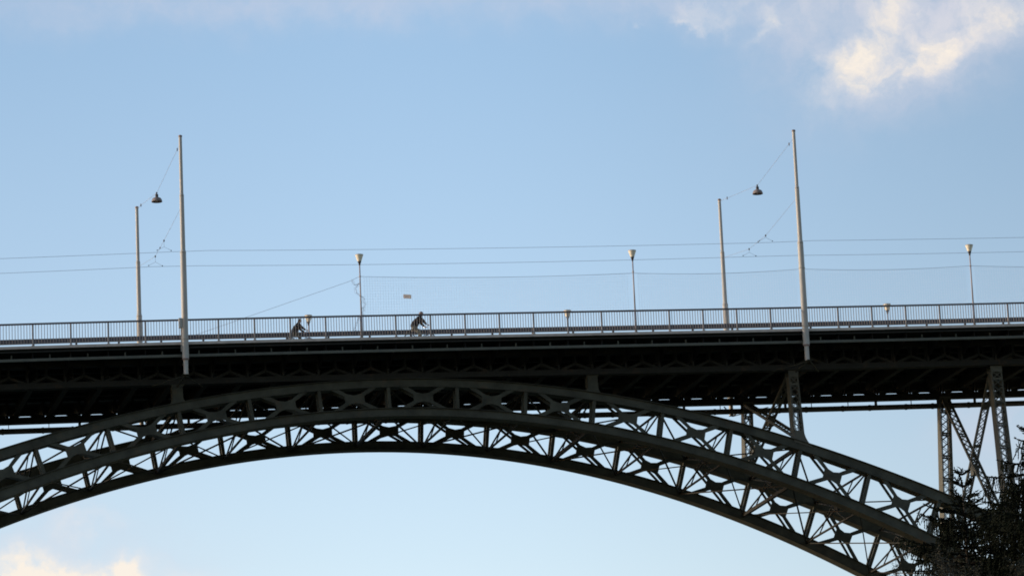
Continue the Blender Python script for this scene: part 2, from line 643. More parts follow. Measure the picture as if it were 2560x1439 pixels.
# ---- arch ribs
def arch_rib(side):
    mb = MB()
    for fn in (zu, zl):
        rings_c, rings_t, rings_b = [], [], []
        for i in range(121):
            X = Xn(-12) + (Xn(12) - Xn(-12)) * i / 120
            z = fn(X)
            sl = dz(fn, X)
            nrm = Vector((-sl, 0, 1)).normalized()
            yc = yrib(side, z)
            t = thick(X) / 2

            def pt(dy, dn):
                q = Vector((X, 0, z)) + nrm * dn
                q.y = yc + dy + (BAT if side == 0 else -BAT) * nrm.z * dn
                return q
            h = RIB_HALF
            rings_c.append([pt(-h, -t), pt(h, -t), pt(h, t), pt(-h, t)])
            rings_t.append([pt(-h - .12, t + .002), pt(h + .12, t + .002), pt(h + .12, t + .03), pt(-h - .12, t + .03)])
            rings_b.append([pt(-h - .05, -t - .03), pt(h + .05, -t - .03), pt(h + .05, -t - .002), pt(-h - .05, -t - .002)])
        mb.sweep(rings_c)
        mb.sweep(rings_t)
        mb.sweep(rings_b)
    rib = mb.build('arch_rib', STEEL, bridge)

    def node(n):
        """panel post ends: square to the mean curve"""
        X = Xn(n)
        zm = (zu(X) + zl(X)) / 2
        sl = (dz(zu, X) + dz(zl, X)) / 2
        xu = X - sl * (zu(X) - zm) * .62
        xl = X + sl * (zm - zl(X)) * .62
        for _ in range(3):
            xu = X - sl * (zu(xu) - zm) * .66
            xl = X + sl * (zm - zl(xl)) * .66
        return xu, xl

    def P(X, z, dy):
        return Vector((X, yrib(side, z) + dy, z))
    # posts: a pair of flat bars, front and back
    for n in range(NMIN + 1, NMAX):
        xu, xl = node(n)
        mb = MB()
        for dy in (-RIB_HALF + .07, RIB_HALF - .07):
            mb.bar(P(xl, zl(xl) + thick(xl) / 2 - .02, dy), P(xu, zu(xu) - thick(xu) / 2 + .02, dy), .13, .17, (1, 0, 0))
        mb.build('rib_post', STEEL, rib)
    # crosses: two flat plates, each an X with a swollen centre
    for n in range(NMIN, NMAX):
        a_u, a_l = node(n)
        b_u, b_l = node(n + 1)
        tl = Vector((a_u, zu(a_u) - thick(a_u) / 2))
        bl = Vector((a_l, zl(a_l) + thick(a_l) / 2))
        tr = Vector((b_u, zu(b_u) - thick(b_u) / 2))
        br = Vector((b_l, zl(b_l) + thick(b_l) / 2))
        # ends stand off the posts a little
        o = 0.30
        tl2, tr2 = tl.lerp(tr, o * .62), tr.lerp(tl, o * .62)
        bl2, br2 = bl.lerp(br, o * .62), br.lerp(bl, o * .62)
        tl2.y = zu(tl2.x) - thick(tl2.x) / 2 + .03
        tr2.y = zu(tr2.x) - thick(tr2.x) / 2 + .03
        bl2.y = zl(bl2.x) + thick(bl2.x) / 2 - .03
        br2.y = zl(br2.x) + thick(br2.x) / 2 - .03
        c = (tl2 + tr2 + bl2 + br2) / 4
        w = 0.100
        # concave outline: arm edges joined by curves round the centre
        ends = [tl2, tr2, br2, bl2]
        out = []
        hubf = 1.0
        for i in range(4):
            e = ends[i]
            nx = ends[(i + 1) % 4]
            d = (e - c).normalized()
            s = Vector((-d.y, d.x))
            d2 = (nx - c).normalized()
            s2 = Vector((-d2.y, d2.x))
            # orientation: order tl, tr, br, bl is clockwise, so the next arm lies on the -s side
            g = 0.62 if i in (0, 2) else 0.50
            out += [e + s * w, e - s * w]
            A = c + d * 0.82 - s * w
            B = c + d2 * 0.82 + s2 * w
            mid = (A + B) / 2
            vert = i in (0, 2)                        # top and bottom openings
            Q = c - (mid - c) * 0.16
            hx = c + (mid - c) * 1.0
            if vert:
                for t in (0.0, .25, .5, .75, 1.0):
                    out.append(A * (1 - t) ** 2 + Q * (2 * t * (1 - t)) + B * t ** 2)
            else:
                A2 = c + d * 0.53 - s * w
                B2 = c + d2 * 0.53 + s2 * w
                out += [A2, A2.lerp(B2, .12) , A2.lerp(B2, .88), B2]
        mb = MB()
        for dy in (-RIB_HALF + .012, RIB_HALF - .012):
            if dy < 0:
                mb.plate([P(q.x, q.y, dy) for q in out], (0, .03, 0))
            else:                                   # the back plane is only a pair of flats
                mb.bar(P(tl2.x, tl2.y, dy), P(br2.x, br2.y, dy), .03, .14, (0, 0, 1))
                mb.bar(P(bl2.x, bl2.y, dy - .032), P(tr2.x, tr2.y, dy - .032), .03, .14, (0, 0, 1))
            # edge angles give the arms their depth
            for e in ends:
                d = (e - c).normalized()
                s0 = c + d * 0.62
                if dy < 0:
                    mb.bar(P(s0.x, s0.y, dy + .07), P(e.x, e.y, dy + .07), .03, .11, (0, 1, 0))
        mb.build('cross_brace', STEEL, rib)
    return rib, node


ribs = [arch_rib(0), arch_rib(1)]
node = ribs[0][1]


# ---- lattice members: two flanges with zigzag lacing on both faces
def lattice(mb, p0, p1, A, sepa, B, wid0, wid1, th=.03, cell=.40, batten=3, lw=.034):
    p0, p1, A, B = Vector(p0), Vector(p1), Vector(A), Vector(B)
    L = (p1 - p0).length
    d = (p1 - p0) / L
    for s in (-1, 1):
        a = A * (s * sepa / 2)
        t = A * (th / 2)
        mb.quadbox([p0 + a - t - B * wid0 / 2, p0 + a + t - B * wid0 / 2, p0 + a + t + B * wid0 / 2, p0 + a - t + B * wid0 / 2,
                    p1 + a - t - B * wid1 / 2, p1 + a + t - B * wid1 / 2, p1 + a + t + B * wid1 / 2, p1 + a - t + B * wid1 / 2])
        # inturned lip
        for e in (-1, 1):
            q0 = p0 + A * (s * (sepa / 2 - .05)) + B * (e * (wid0 / 2 - .011))
            q1 = p1 + A * (s * (sepa / 2 - .05)) + B * (e * (wid1 / 2 - .011))
            mb.bar(q0, q1, .045, .02, tuple(B))
    n = max(1, int(L / cell))
    for i in range(n):
        t0, t1 = i / n, (i + 1) / n
        for e in (-1, 1):
            w0 = wid0 + (wid1 - wid0) * t0
            w1 = wid0 + (wid1 - wid0) * t1
            q0 = p0.lerp(p1, t0) + B * (e * (w0 / 2 + .004))
            q1 = p0.lerp(p1, t1) + B * (e * (w1 / 2 + .004))
            hs = sepa / 2 - .03
            mb.bar(q0 - A * hs, q1 + A * hs, lw, .012, tuple(B))
            mb.bar(q0 + A * hs + B * (e * .013), q1 - A * hs + B * (e * .013), lw, .012, tuple(B))
            if i % batten == 0:
                mb.bar(q0 - A * hs, q0 + A * hs, .10, .02, tuple(B))
    return mb


def short_column(n, side):
    xu, _ = node(n)
    X = Xn(n) - dz(zu, Xn(n)) * .35
    X = xu
    zt = zd(X) - 1.70
    zb = zu(X)
    if zt - zb < .1:
        return
    mb = MB()
    for dy in (-.26, .26):
        poly = []
        hw, fl = .27, .62
        pts_l, pts_r = [], []
        zl0 = zu(X - fl) + .05
        zr0 = zu(X + fl) + .05
        for t in (0, .2, .4, .6, .8, 1):
            r = (1 - t) ** 2.2
            zc = zb + (zt - zb)
            zL = zl0 + (min(zt - .05, zb + .55) - zl0) * t
            zR = zr0 + (min(zt - .05, zb + .55) - zr0) * t
            pts_l.append((X - hw - (fl - hw) * r, zL))
            pts_r.append((X + hw + (fl - hw) * r, zR))
        outl = pts_r + [(X + hw, zt - .12), (X + hw + .12, zt + .05), (X - hw - .12, zt + .05), (X - hw, zt - .12)] + pts_l[::-1]
        mb.plate([(x, yrib(side, z) + dy, z) for x, z in outl], (0, .03, 0))
    for sx in (-1, 1):
        mb.bar((X + sx * .25, yrib(side, zb), zb), (X + sx * .25, yrib(side, zt), zt), .03, .5, (0, 1, 0))
    mb.build('spandrel_column', STEEL, bridge)


def tall_column(n, side):
    xu, _ = node(n)
    X = xu + (.28 if abs(n) == 9 else 0.0)
    zt = zd(X) - 1.70
    zb = zu(X) + thick(X) / 2
    SEP = .60 if abs(n) == 9 else .50
    A, B = Vector((1, 0, 0)), Vector((0, 1, 0))
    mb = MB()
    zf = zb + .55
    zg = zt - .32
    L = zg - zf
    w1, w0 = .50, .50 + min(.30, .07 * L)
    lattice(mb, (X, yrib(side, zf), zf), (X, yrib(side, zg), zg), A, SEP, B, w0, w1)
    # head and foot plates
    for dy in (-1, 1):
        mb.plate([(X - SEP / 2 - .015, yrib(side, zg) + dy * .265, zg - .02), (X + SEP / 2 + .015, yrib(side, zg) + dy * .265, zg - .02),
                  (X + SEP / 2 + .03, yrib(side, zt) + dy * .265, zt + .05), (X - SEP / 2 - .03, yrib(side, zt) + dy * .265, zt + .05)], (0, .03, 0))
        sl = dz(zu, X)
        fl = .62
        pr, pl = [], []
        left_f = fl + .05 if sl > 0 else .34
        right_f = fl + .05 if sl <= 0 else .34
        for t in (0, .2, .4, .6, .8, 1):
            r = (1 - t) ** 2
            xL = X - SEP / 2 - (left_f - SEP / 2) * r
            xR = X + SEP / 2 + (right_f - SEP / 2) * r
            bl_, br_ = zu(X - left_f) + .1, zu(X + right_f) + .1
            pl.append((xL, bl_ + (zf + .04 - bl_) * t))
            pr.append((xR, br_ + (zf + .04 - br_) * t))
        mb.plate([(x, yrib(side, z) + dy * (w0 / 2 + .005), z) for x, z in pr + pl[::-1]], (0, .03, 0))
    for sx in (-1, 1):
        mb.bar((X + sx * SEP / 2, yrib(side, zb - .25), zb - .25), (X + sx * SEP / 2, yrib(side, zf + .01), zf + .01), .03, w0, (0, 1, 0))
    mb.build('spandrel_column', STEEL_LIT, bridge)
    return X, zt, zb


for side in (0, 1):
    for n in (-3, 3):
        short_column(n, side)
    for n in (-9, -6, 6, 9):
        tall_column(n, side)

# sway crosses between the tall columns
for n in (-9, -6, 6, 9):
    X = node(n)[0] + (.30 if abs(n) == 9 else 0)
    zt = zd(X) - 1.75
    zb = zu(X) + (-.7 if abs(n) == 9 else .4)
    A = Vector((1, 0, 0))
    if n in (6, -6):
        spans = [(zt - .1, zb + .25)]
    else:
        spans = [(zt - .1, zb + .2)]
    for z1, z0 in spans:
        for fl in (0, 1):
            pa = Vector((X, yrib(0, z1 if fl else z0) + .25, z1 if fl else z0))
            pb = Vector((X, yrib(1, z0 if fl else z1) - .25, z0 if fl else z1))
            d = (pb - pa).normalized()
            mb = MB()
            lattice(mb, pa, pb, A, .46 - .05 * fl, d.cross(A).normalized(), .15, .15, cell=.46, batten=5, th=.035, lw=.04)
            mb.build('sway_brace', STEEL_LIT, bridge)
        zc = (z1 + z0) / 2
        MB().box(X - .17, X + .17, 6.62 - .24, 6.62 + .24, zc - .26, zc + .26).build('gusset', STEEL_LIT, bridge)

# bracing between the two ribs
for n in range(NMIN + 1, NMAX):
    xu, xl = node(n)
    big = n % 3 == 0
    pu0 = Vector((xu, yrib(0, zu(xu)) + .3, zu(xu) - .02))
    pu1 = Vector((xu, yrib(1, zu(xu)) - .3, zu(xu) - .02))
    pl0 = Vector((xl, yrib(0, zl(xl)) + .3, zl(xl)))
    pl1 = Vector((xl, yrib(1, zl(xl)) - .3, zl(xl)))
    t = .17 if big else .09
    MB().bar(pl0, pl1, t, t).build('cross_strut', STEEL_SHADE, bridge)
    MB().bar(pu0, pu1, t, t).build('cross_strut', STEEL_SHADE, bridge)
    mb = MB()
    mb.bar(pl0, pu1, .075, .055)
    mb.bar(pu0 + Vector((.06, 0, 0)), pl1 + Vector((.06, 0, 0)), .075, .055)
    # light web between the crossing rods
    cc = (pl0 + pu1 + pu0 + pl1) / 4
    mb.box(cc.x - .02, cc.x + .08, cc.y - .28, cc.y + .28, cc.z - .16, cc.z + .16)
    for q in (pu0.lerp(pu1, .25), pu0.lerp(pu1, .75), pl0.lerp(pl1, .25), pl0.lerp(pl1, .75)):
        mb.bar(q, (q.x, cc.y, cc.z), .05, .05)
    mb.build('sway_frame', STEEL_SHADE, bridge)
for n in range(NMIN + 1, NMAX - 1):
    for fn, which in ((zl, 1), (zu, 0)):
        a, b = node(n)[which], node(n + 1)[which]
        fl = n % 2
        p0 = Vector((a, yrib(fl, fn(a)) + (.3 if fl == 0 else -.3), fn(a) - .05))
        p1 = Vector((b, yrib(1 - fl, fn(b)) + (.3 if fl == 1 else -.3), fn(b) - .05))
        MB().bar(p0, p1, .085, .06).build('lateral_brace', STEEL_SHADE, bridge)
        if which == 1:
            fl = 1 - fl
            p0 = Vector((a, yrib(fl, fn(a)) + (.3 if fl == 0 else -.3), fn(a) + .04))
            p1 = Vector((b, yrib(1 - fl, fn(b)) + (.3 if fl == 1 else -.3), fn(b) + .04))
            MB().bar(p0, p1, .06, .05).build('lateral_brace', STEEL_SHADE, bridge)

# brackets that carry the masts
for k in (-5, 13):
    x = Xk(k) + .06
    z = zd(x) - 1.73
    for y0, y1 in ((-.25, 2.15), (W + .25, 11.1)):
        mb = MB()
        for dx in (-1.25, 1.25):
            mb.bar((x, y0, z - .04), (x + dx, y1, z - .06), .06, .03)
        mb.plate([(x, y0 - .12, z - .005), (x, y0 - .12, z - .06), (x, y1, z - .12), (x, y1, z - .005)], (.04, 0, 0))
        mb.box(x - .16, x + .16, y0 - .16, y0 + .16, z - .012, z + .008)
        mb.build('mast_bracket', STEEL, bridge)

# stone piers at both ends of the arch
for X, lab in ((Xn(-12) - 3.2, 'tall stone pier carrying the left foot of the iron arch'),
               (Xn(12) + 3.2, 'tall stone pier carrying the right foot of the iron arch')):
    t = thing('stone_pier', lab, 'pier', (X, 6.7, -48), 'stone piers of the bridge')
    MB().box(X - 3.2, X + 3.2, .5, W - .5, -48.2, -23.5).build('shaft', STONEM, t)
    MB().box(X - 2.6, X + 2.6, 1.2, W - 1.2, -23.495, zd(X) - 2.4).build('upper_shaft', STONEM, t)
    mb = MB().box(X - 3.5, X + 3.5, .1, W - .1, -24.3, -23.6)
    mb.box(X - 2.9, X + 2.9, .8, W - .8, zd(X) - 2.395, zd(X) - 1.8)
    mb.build('cornice', STONEM, t)

# service pipe under the far girder
pipe = thing('service_pipe', 'long dark round pipe slung below the far girder of the bridge', 'pipe', (XA, 11.0, zd(XA) - 2.06))
zpipe = lambda x: zd(x) - 2.045
MB().tube([(x, 11.0, zpipe(x)) for x in XS], .150, 12).build('pipe_run', PIPEM, pipe, smooth=True)
k = 0
x = XA + 1
while x < XB - 1:
    mb = MB()
    mb.tube([(x - .05, 11.0, zpipe(x - .05)), (x + .05, 11.0, zpipe(x + .05))], .172, 12)
    mb.build('pipe_collar', PIPEM, pipe)
    mb = MB()
    w = .03 if k % 3 else .14
    mb.box(x + .3, x + .3 + w, 10.97, 11.03, zpipe(x) + .1, zd(x) - 1.69)
    mb.build('pipe_hanger', PIPEM, pipe)
    x += 1.55 if k % 2 else 2.1
    k += 1

# ------------------------------------------------------------------ railing on the near edge
KMIN, KMAX = -24, 27
rail = thing('railing', 'long metal railing with thin upright bars along the near edge of the bridge', 'railing', (Xk(0), 0, 0))


def rail_strip(y0, y1, za, zb, name, m):
    mb = MB()
    ks = [KMIN + i * .5 for i in range((KMAX - KMIN) * 2 + 1)]
    mb.sweep([[(Xk(k), y0, zd(Xk(k)) + za), (Xk(k), y1, zd(Xk(k)) + za), (Xk(k), y1, zd(Xk(k)) + zb), (Xk(k), y0, zd(Xk(k)) + zb)] for k in ks])
    return mb.build(name, m, rail)


rail_strip(-.04, .04, 1.085, 1.165, 'handrail', RAILT)
rail_strip(-.02, .02, .105, .145, 'bottom_rail', RAILM)
for k in range(KMIN, KMAX + 1):
    x = Xk(k)
    mb = MB().box(x - .04, x + .04, -.036, .036, zd(x) + .004, zd(x) + 1.083)
    mb.box(x - .075, x + .075, -.058, .06, zd(x) + .005, zd(x) + .03)
    mb.build('post', RAILM, rail)
    if k < KMAX:
        mb = MB()
        for i in range(1, 13):
            xx = x + (Xk(k + 1) - x) * i / 13
            jx = random.uniform(-.006, .006)
            mb.box(xx - .0135, xx + .0135, -.011, .011, zd(xx) + .12, zd(xx) + 1.09)
        mb.build('bar_infill', RAILM, rail)

# crash barrier between footway and carriageway
barr = thing('crash_barrier', 'low dark steel crash barrier between the footway and the road, behind the railing', 'barrier', (0, 2.95, 0))
strip(2.92, 3.0, .765, 1.02, 'barrier_beam', BARRM, barr)
strip(2.90, 2.918, .83, .845, 'barrier_ridge', BARRM, barr)
x = XA + .6
while x < XB - .4:
    MB().box(x - .05, x + .05, 3.002, 3.07, zd(x) + .002, zd(x) + .98).build('barrier_post', BARRM, barr)
    x += 2.16


# ------------------------------------------------------------------ masts
def mast(k, Y, near, lab):
    x = Xk(k)
    # masts stand plumb; feet on the brackets
    x += .10 if (near and k < 0) else (-.06 if near else 0.0)
    z0 = zd(x)
    t = thing('mast', lab, 'mast', (x, Y, z0 - 1.73), 'masts on the bridge')

    def seg(za, zb, ra, rb, name='pole', m=MASTM, n=14):
        return MB().tube([(x, Y, z0 + za), (x, Y, z0 + zb)], [ra, rb], n).build(name, m, t, smooth=False)
    top = 10.56 if near else 10.50
    mb = MB()
    mb.tube([(x, Y, z0 - .92), (x, Y, z0 + 4.57)], [.168, .150], 18)
    mb.tube([(x, Y, z0 + 4.571), (x, Y, z0 + 7.52)], [.122, .112], 18)
    mb.tube([(x, Y, z0 + 7.521), (x, Y, z0 + top)], [.090, .082], 18)
    mb.tube([(x, Y, z0 - 1.73), (x, Y, z0 - .921)], [.120, .120], 18)
    po = mb.build('pole', MASTM, t, smooth=True)
    for po_ in (po,):
        po_.data.set_sharp_from_angle(angle=radians(40))
    mb = MB()
    mb.tube([(x, Y, z0 + 4.50), (x, Y, z0 + 4.66)], [.156, .128], 18)
    mb.tube([(x, Y, z0 + 7.45), (x, Y, z0 + 7.58)], [.118, .094], 18)
    mb.build('joint_sleeve', MASTM, t, smooth=True)
    mb = MB().tube([(x, Y, z0 + top - .02), (x, Y, z0 + top + .05), (x, Y, z0 + top + .08)], [.098, .098, .05], 16)
    mb.build('cap', MASTC, t, smooth=True)
    MB().tube([(x, Y, z0 - .99), (x, Y, z0 - .90)], [.15, .178], 18).build('foot_collar', MASTC, t, smooth=True)
    if near:
        MB().tube([(x, Y, z0 + .06), (x, Y, z0 + .12)], .178, 18).build('clamp_ring', MASTM, t, smooth=True)
        if k > 0:
            MB().tube([(x, Y, z0 + 3.16), (x, Y, z0 + 3.21)], .172, 18).build('clamp_ring', MASTM, t, smooth=True)
        else:
            mb = MB().box(x - .30, x - .155, Y - .10, Y + .10, z0 + .66, z0 + 1.12)
            mb.box(x - .31, x - .15, Y - .11, Y + .11, z0 + 1.121, z0 + 1.14)
            bx = mb.build('junction_box', MASTM, t)
            MB().tube([(x - .2, Y, z0 + .658), (x - .205, Y, z0 - .55)], .022, 8).build('conduit', MASTM, bx)
    return x, z0


mL = mast(-5, -.25, True, 'tall beige stepped mast at left, with a junction box at railing height')
mR = mast(13, -.25, True, 'tall beige stepped mast at right, footed on a bracket outside the railing')
fL = mast(-5, W + .25, False, 'farther beige mast behind the railing, left of the left tall mast')
fR = mast(13, W + .25, False, 'farther beige mast behind the railing, left of the right tall mast')


# ------------------------------------------------------------------ overhead lines
def sag_pts(p0, p1, s, n=10):
    p0, p1 = Vector(p0), Vector(p1)
    return [p0.lerp(p1, i / n) - Vector((0, 0, 4 * s * (i / n) * (1 - i / n))) for i in range(n + 1)]


WR = .0085


def contact_wire(Y, zs, lab):
    """zs: heights above deck at the supports"""
    sup = [Xk(-5) - 32.7, Xk(-5), Xk(13), Xk(13) + 33]
    pts = []
    for i in range(3):
        a, b = sup[i], sup[i + 1]
        pp = sag_pts((a, Y, zd(a) + zs[0]), (b, Y, zd(b) + zs[1]), zs[2], 14)
        pts += pp if i == 0 else pp[1:]
    pts = [q for q in pts if XA - 2 < q.x < XB + 2]
    tag(MB().tube(pts, WR, 5).build('contact_wire', WIREM, None, origin=pts[0]), lab, 'overhead wire', 'tram wires over the bridge')


contact_wire(4.9, (5.93, 5.85, .10), 'thin tram wire running the length of the bridge, upper of the two')
contact_wire(8.0, (5.89, 5.85, .12), 'thin tram wire running the length of the bridge, lower of the two')


def span_wire(xn, zn, xf, zf, pts, lab):
    """cross wire from near mast to far mast carrying the two tram wires"""
    t = thing('span_wire', lab, 'span wire', pts[0], 'cross wires of the tram line')
    chain = [Vector((xn, -.25 + .1, zn))] + [Vector(p) for p in pts] + [Vector((xf, W + .15, zf))]
    MB().tube(chain, .0068, 5).build('cable', WIREM, t)
    for i, p in enumerate(pts):
        p = Vector(p)
        mb = MB().lathe([(.0, .06), (.03, .04), (.042, 0), (.03, -.05), (.0, -.075)], 10, p)
        mb.build('insulator', DARKM, t, smooth=True)
        Yw = (4.9, 8.0)[i]
        zw = zd(p.x) + (5.93 if i == 0 else 5.89)
        ap = Vector((p.x, Yw, zw + .20))
        mb = MB().tube([p - Vector((0, 0, .08)), ap], .006, 5)
        mb.tube([ap, (p.x - .36, Yw, zw + .012)], .006, 5)
        mb.tube([ap, (p.x + .36, Yw, zw + .012)], .006, 5)
        mb.build('bridle', WIREM, t)
        for sx in (-.36, .36):
            MB().box(p.x + sx - .03, p.x + sx + .03, Yw - .012, Yw + .012, zw - .012, zw + .03).build('wire_clip', DARKM, t)
    for a, b, f in ((chain[1], chain[2], .45),):
        q = a.lerp(b, f)
        MB().lathe([(.0, .04), (.03, .02), (.03, -.03), (.0, -.05)], 8, q).build('cable_knot', DARKM, t)


span_wire(mL[0], zd(mL[0]) + 6.95, fL[0], zd(fL[0]) + 7.22, [(-9.14, 4.9, zd(-9.14) + 6.46), (-9.11, 8.0, zd(-9.11) + 6.40)],
          'thin slanting cross wire with insulators between the two left masts')
span_wire(mR[0], zd(mR[0]) + 6.99, fR[0], zd(fR[0]) + 7.18, [(23.27, 4.9, zd(23.27) + 6.24), (23.29, 8.0, zd(23.29) + 6.27)],
          'thin slanting cross wire with insulators between the two right masts')


def lamp_line(xn, zn, xf, zf, hang, lab1, lab2):
    h = Vector(hang)
    t = thing('lamp_wire', lab1, 'lamp wire', h, 'wires that carry the hanging lamps')
    a, b = Vector((xn, -.17, zn)), Vector((xf, W + .17, zf))
    MB().tube([a, h, b], .0068, 5).build('cable', WIREM, t)
    for q in (a.lerp(h, .12), h.lerp(b, .80)):
        MB().lathe([(.0, .09), (.028, .06), (.028, -.06), (.0, -.09)], 8, q).build('tensioner', DARKM, t)
    return h


def pendant(h, lab):
    t = thing('hanging_lamp', lab, 'street lamp', h, 'lamps hanging over the road')
    mb = MB().lathe([(.0, .05), (.035, .04), (.05, 0), (.035, -.04), (.03, -.06), (.075, -.08), (.085, -.12), (.08, -.21), (.09, -.26)], 18, h)
    mb.build('neck', DARKM, t, smooth=True)
    mb = MB().lathe([(.085, -.235), (.13, -.25), (.20, -.28), (.25, -.34), (.275, -.43), (.285, -.46), (.285, -.475), (.255, -.475), (.24, -.42), (.16, -.33), (.0, -.30)], 26, h)
    mb.build('shade', LAMPM, t, smooth=True)
    MB().lathe([(.0, -.32), (.07, -.33), (.09, -.39), (.06, -.45), (.0, -.465)], 14, h).build('bulb', GLASSM, t, smooth=True)


hL = lamp_line(mL[0], zd(mL[0]) + 10.22, fL[0], zd(fL[0]) + 10.46, (-9.17, 6.7, zd(-9.17) + 9.47),
               'thin wire holding the lamp between the two left masts', '')
pendant(hL, 'dark bell-shaped lamp hanging from the wire between the two left masts')
hR = lamp_line(mR[0], zd(mR[0]) + 10.19, fR[0], zd(fR[0]) + 10.42, (23.54, 6.7, zd(23.54) + 9.48),
               'thin wire holding the lamp between the two right masts', '')
pendant(hR, 'dark bell-shaped lamp hanging from the wire between the two right masts')


# ------------------------------------------------------------------ lamp posts with opal cones
def make_lamp_post():
    t = thing('lamp_post', 'x', 'lamp post', (0, 0, 0), 'lamp posts with pale conical shades')
    mb = MB().tube([(0, 0, 0.0), (0, 0, 1.15)], [.062, .058], 12)
    mb.tube([(0, 0, 1.151), (0, 0, 3.80)], [.040, .034], 12)
    mb.tube([(0, 0, 1.10), (0, 0, 1.22)], [.070, .045], 12)
    mb.build('pole', POSTM, t, smooth=True)
    MB().tube([(0, 0, 3.16), (0, 0, 3.21)], .052, 12).build('clamp_ring', POSTM, t)
    MB().lathe([(.0, 3.76), (.042, 3.76), (.05, 3.82), (.085, 3.93), (.10, 3.965), (.098, 3.97), (.0, 3.97)], 18).build('collar', DARKM, t, smooth=True)
    MB().lathe([(.0, 3.968), (.098, 3.968), (.203, 4.285), (.203, 4.292), (.0, 4.294)], 24).build('shade', GLASSM, t, smooth=False)
    MB().lathe([(.208, 4.288), (.212, 4.30), (.205, 4.315), (.12, 4.335), (.0, 4.342)], 24).build('lid', POSTM, t, smooth=True)
    return t


lp = make_lamp_post()
first = True
for k, Y, lab in ((0, 0, 'tall lamp post at the free end of the net, with loose netting round it'),
                  (8, 0, 'tall lamp post on the railing, midway along the net, between the two mast pairs'),
                  (18, 0, 'tall lamp post on the railing at far right, beyond the right tall mast'),
                  (0, W, 'far lamp whose pale cone just clears the railing beside the left cyclist'),
                  (8, W, 'far lamp whose pale cone shows over the railing left of the middle tall lamp post'),
                  (18, W, 'far lamp whose pale cone shows over the railing right of the right tall mast')):
    o = lp if first else copy_tree(lp)
    first = False
    x = Xk(k) + (.04 if k == 0 and Y == 0 else 0)
    o.location = (x, Y, zd(x))
    o['label'] = lab

# ------------------------------------------------------------------ netting above the railing
bays = [(0, 8, 3.175, 3.115, .10, 'fine net hung above the railing, with the small tan board on it'),
        (8, 13, 3.115, 3.19, .10, 'fine net hung above the railing between middle lamp post and right tall mast'),
        (13, 18, 3.19, 3.194, .09, 'fine net hung above the railing between right tall mast and far right lamp post'),
        (18, 24, 3.194, 3.15, .12, 'fine net hung above the railing to the right of the far right lamp post')]
for k0, k1, za, zb_, sg, lab in bays:
    xa, xb = Xk(k0), Xk(k1)
    t = thing('safety_net', lab, 'net', (xa, 0, zd(xa)), 'nets hung above the railing')

    def ztop(x, off=0):
        f = (x - xa) / (xb - xa)
        return zd(x) + za + (zb_ - za) * f - 4 * sg * f * (1 - f) - .03 * sin(pi * f) + off
    rope = [(xa + (xb - xa) * i / 16, -.0, ztop(xa + (xb - xa) * i / 16)) for i in range(17)]
    MB().tube(rope, .0085, 5).build('head_rope', WIREM, t)
    mb = MB()
    s = .137
    n = int((xb - xa - .4) / s)
    rnd = random.Random(k0)
    r = .0027
    for i in range(n):
        x = xa + .25 + i * s
        jit = [rnd.uniform(-.012, .012) for _ in range(4)]
        zt, z0 = ztop(x), zd(x) + 1.15
        for j in range(3):
            a, b = z0 + (zt - z0) * j / 3, z0 + (zt - z0) * (j + 1) / 3
            x1, x2 = x + (jit[j] if j else 0), x + jit[j + 1]
            mb.quadbox([(x1 - r, -r, a), (x1 + r, -r, a), (x1 + r, r, a), (x1 - r, r, a), (x2 - r, -r, b), (x2 + r, -r, b), (x2 + r, r, b), (x2 - r, r, b)])
    zz = 1.17
    r = .0016
    while zz < 3.1:
        ph = rnd.uniform(0, 6)
        segs = 14
        pr = None
        for i in range(segs + 1):
            x = xa + .2 + (xb - xa - .35) * i / segs
            f = (x - xa) / (xb - xa)
            z = zd(x) + zz - .25 * sg * sin(pi * f) * zz + .015 * sin(ph + i)
            if z > ztop(x):
                pr = None
                continue
            if pr:
                mb.quadbox([(pr[0], -r, pr[1] - r), (pr[0], r, pr[1] - r), (pr[0], r, pr[1] + r), (pr[0], -r, pr[1] + r),
                            (x, -r, z - r), (x, r, z - r), (x, r, z + r), (x, -r, z + r)])
            pr = (x, z)
        zz += s
    mb.build('mesh', NETM, t)
    if k0 == 0:
        # the loose gathered end of the net curling round the lamp post
        rnd = random.Random(5)
        mb = MB()
        path = [(-.40, 2.97), (-.30, 2.72), (-.15, 2.74), (-.02, 2.80), (-.24, 2.55), (-.20, 2.30), (-.05, 2.16), (.10, 2.10), (.18, 2.0), (.13, 1.85),
                (.22, 1.75), (.16, 1.55), (.06, 1.52), (.16, 1.40), (.05, 1.30), (.12, 1.20), (-.1, 1.05), (-.2, .8), (-.32, .55), (-.40, .38), (-.3, .3), (-.12, .36)]
        for rep in range(4):
            pts = []
            for i in range(len(path) - 1):
                for q in range(4):
                    f = q / 4
                    x = path[i][0] * (1 - f) + path[i + 1][0] * f
                    z = path[i][1] * (1 - f) + path[i + 1][1] * f
                    pts.append((xa + x + rnd.uniform(-.035, .035) + .03 * rep - .04, -.09 + rnd.uniform(-.05, .03), z + rnd.uniform(-.035, .035)))
            mb.tube(pts, .0045, 4)
        mb.build('loose_end', WIREM, t)
stay = [Vector((Xk(0), .02, zd(0) + 3.18)), Vector((-.42, .1, 2.97)), Vector((-7.96, 2.9, zd(-7.96) + 1.0))]
tag(MB().tube(stay, .008, 5).build('guy_wire', WIREM, None, origin=stay[2]),
    'thin stay wire slanting from the first tall lamp post down to the barrier at left', 'guy wire')
brd = MB()
brd.quadbox([(2.25, -.03, 2.075), (2.66, -.03, 2.060), (2.66, -.018, 2.060), (2.25, -.018, 2.075), (2.245, -.03, 2.280), (2.655, -.03, 2.262), (2.655, -.018, 2.262), (2.245, -.018, 2.280)])
tag(brd.build('notice_board', PAPERM, None, origin=(2.45, 0, 2.07)), 'small blank tan board tied to the net above the right cyclist', 'sign')


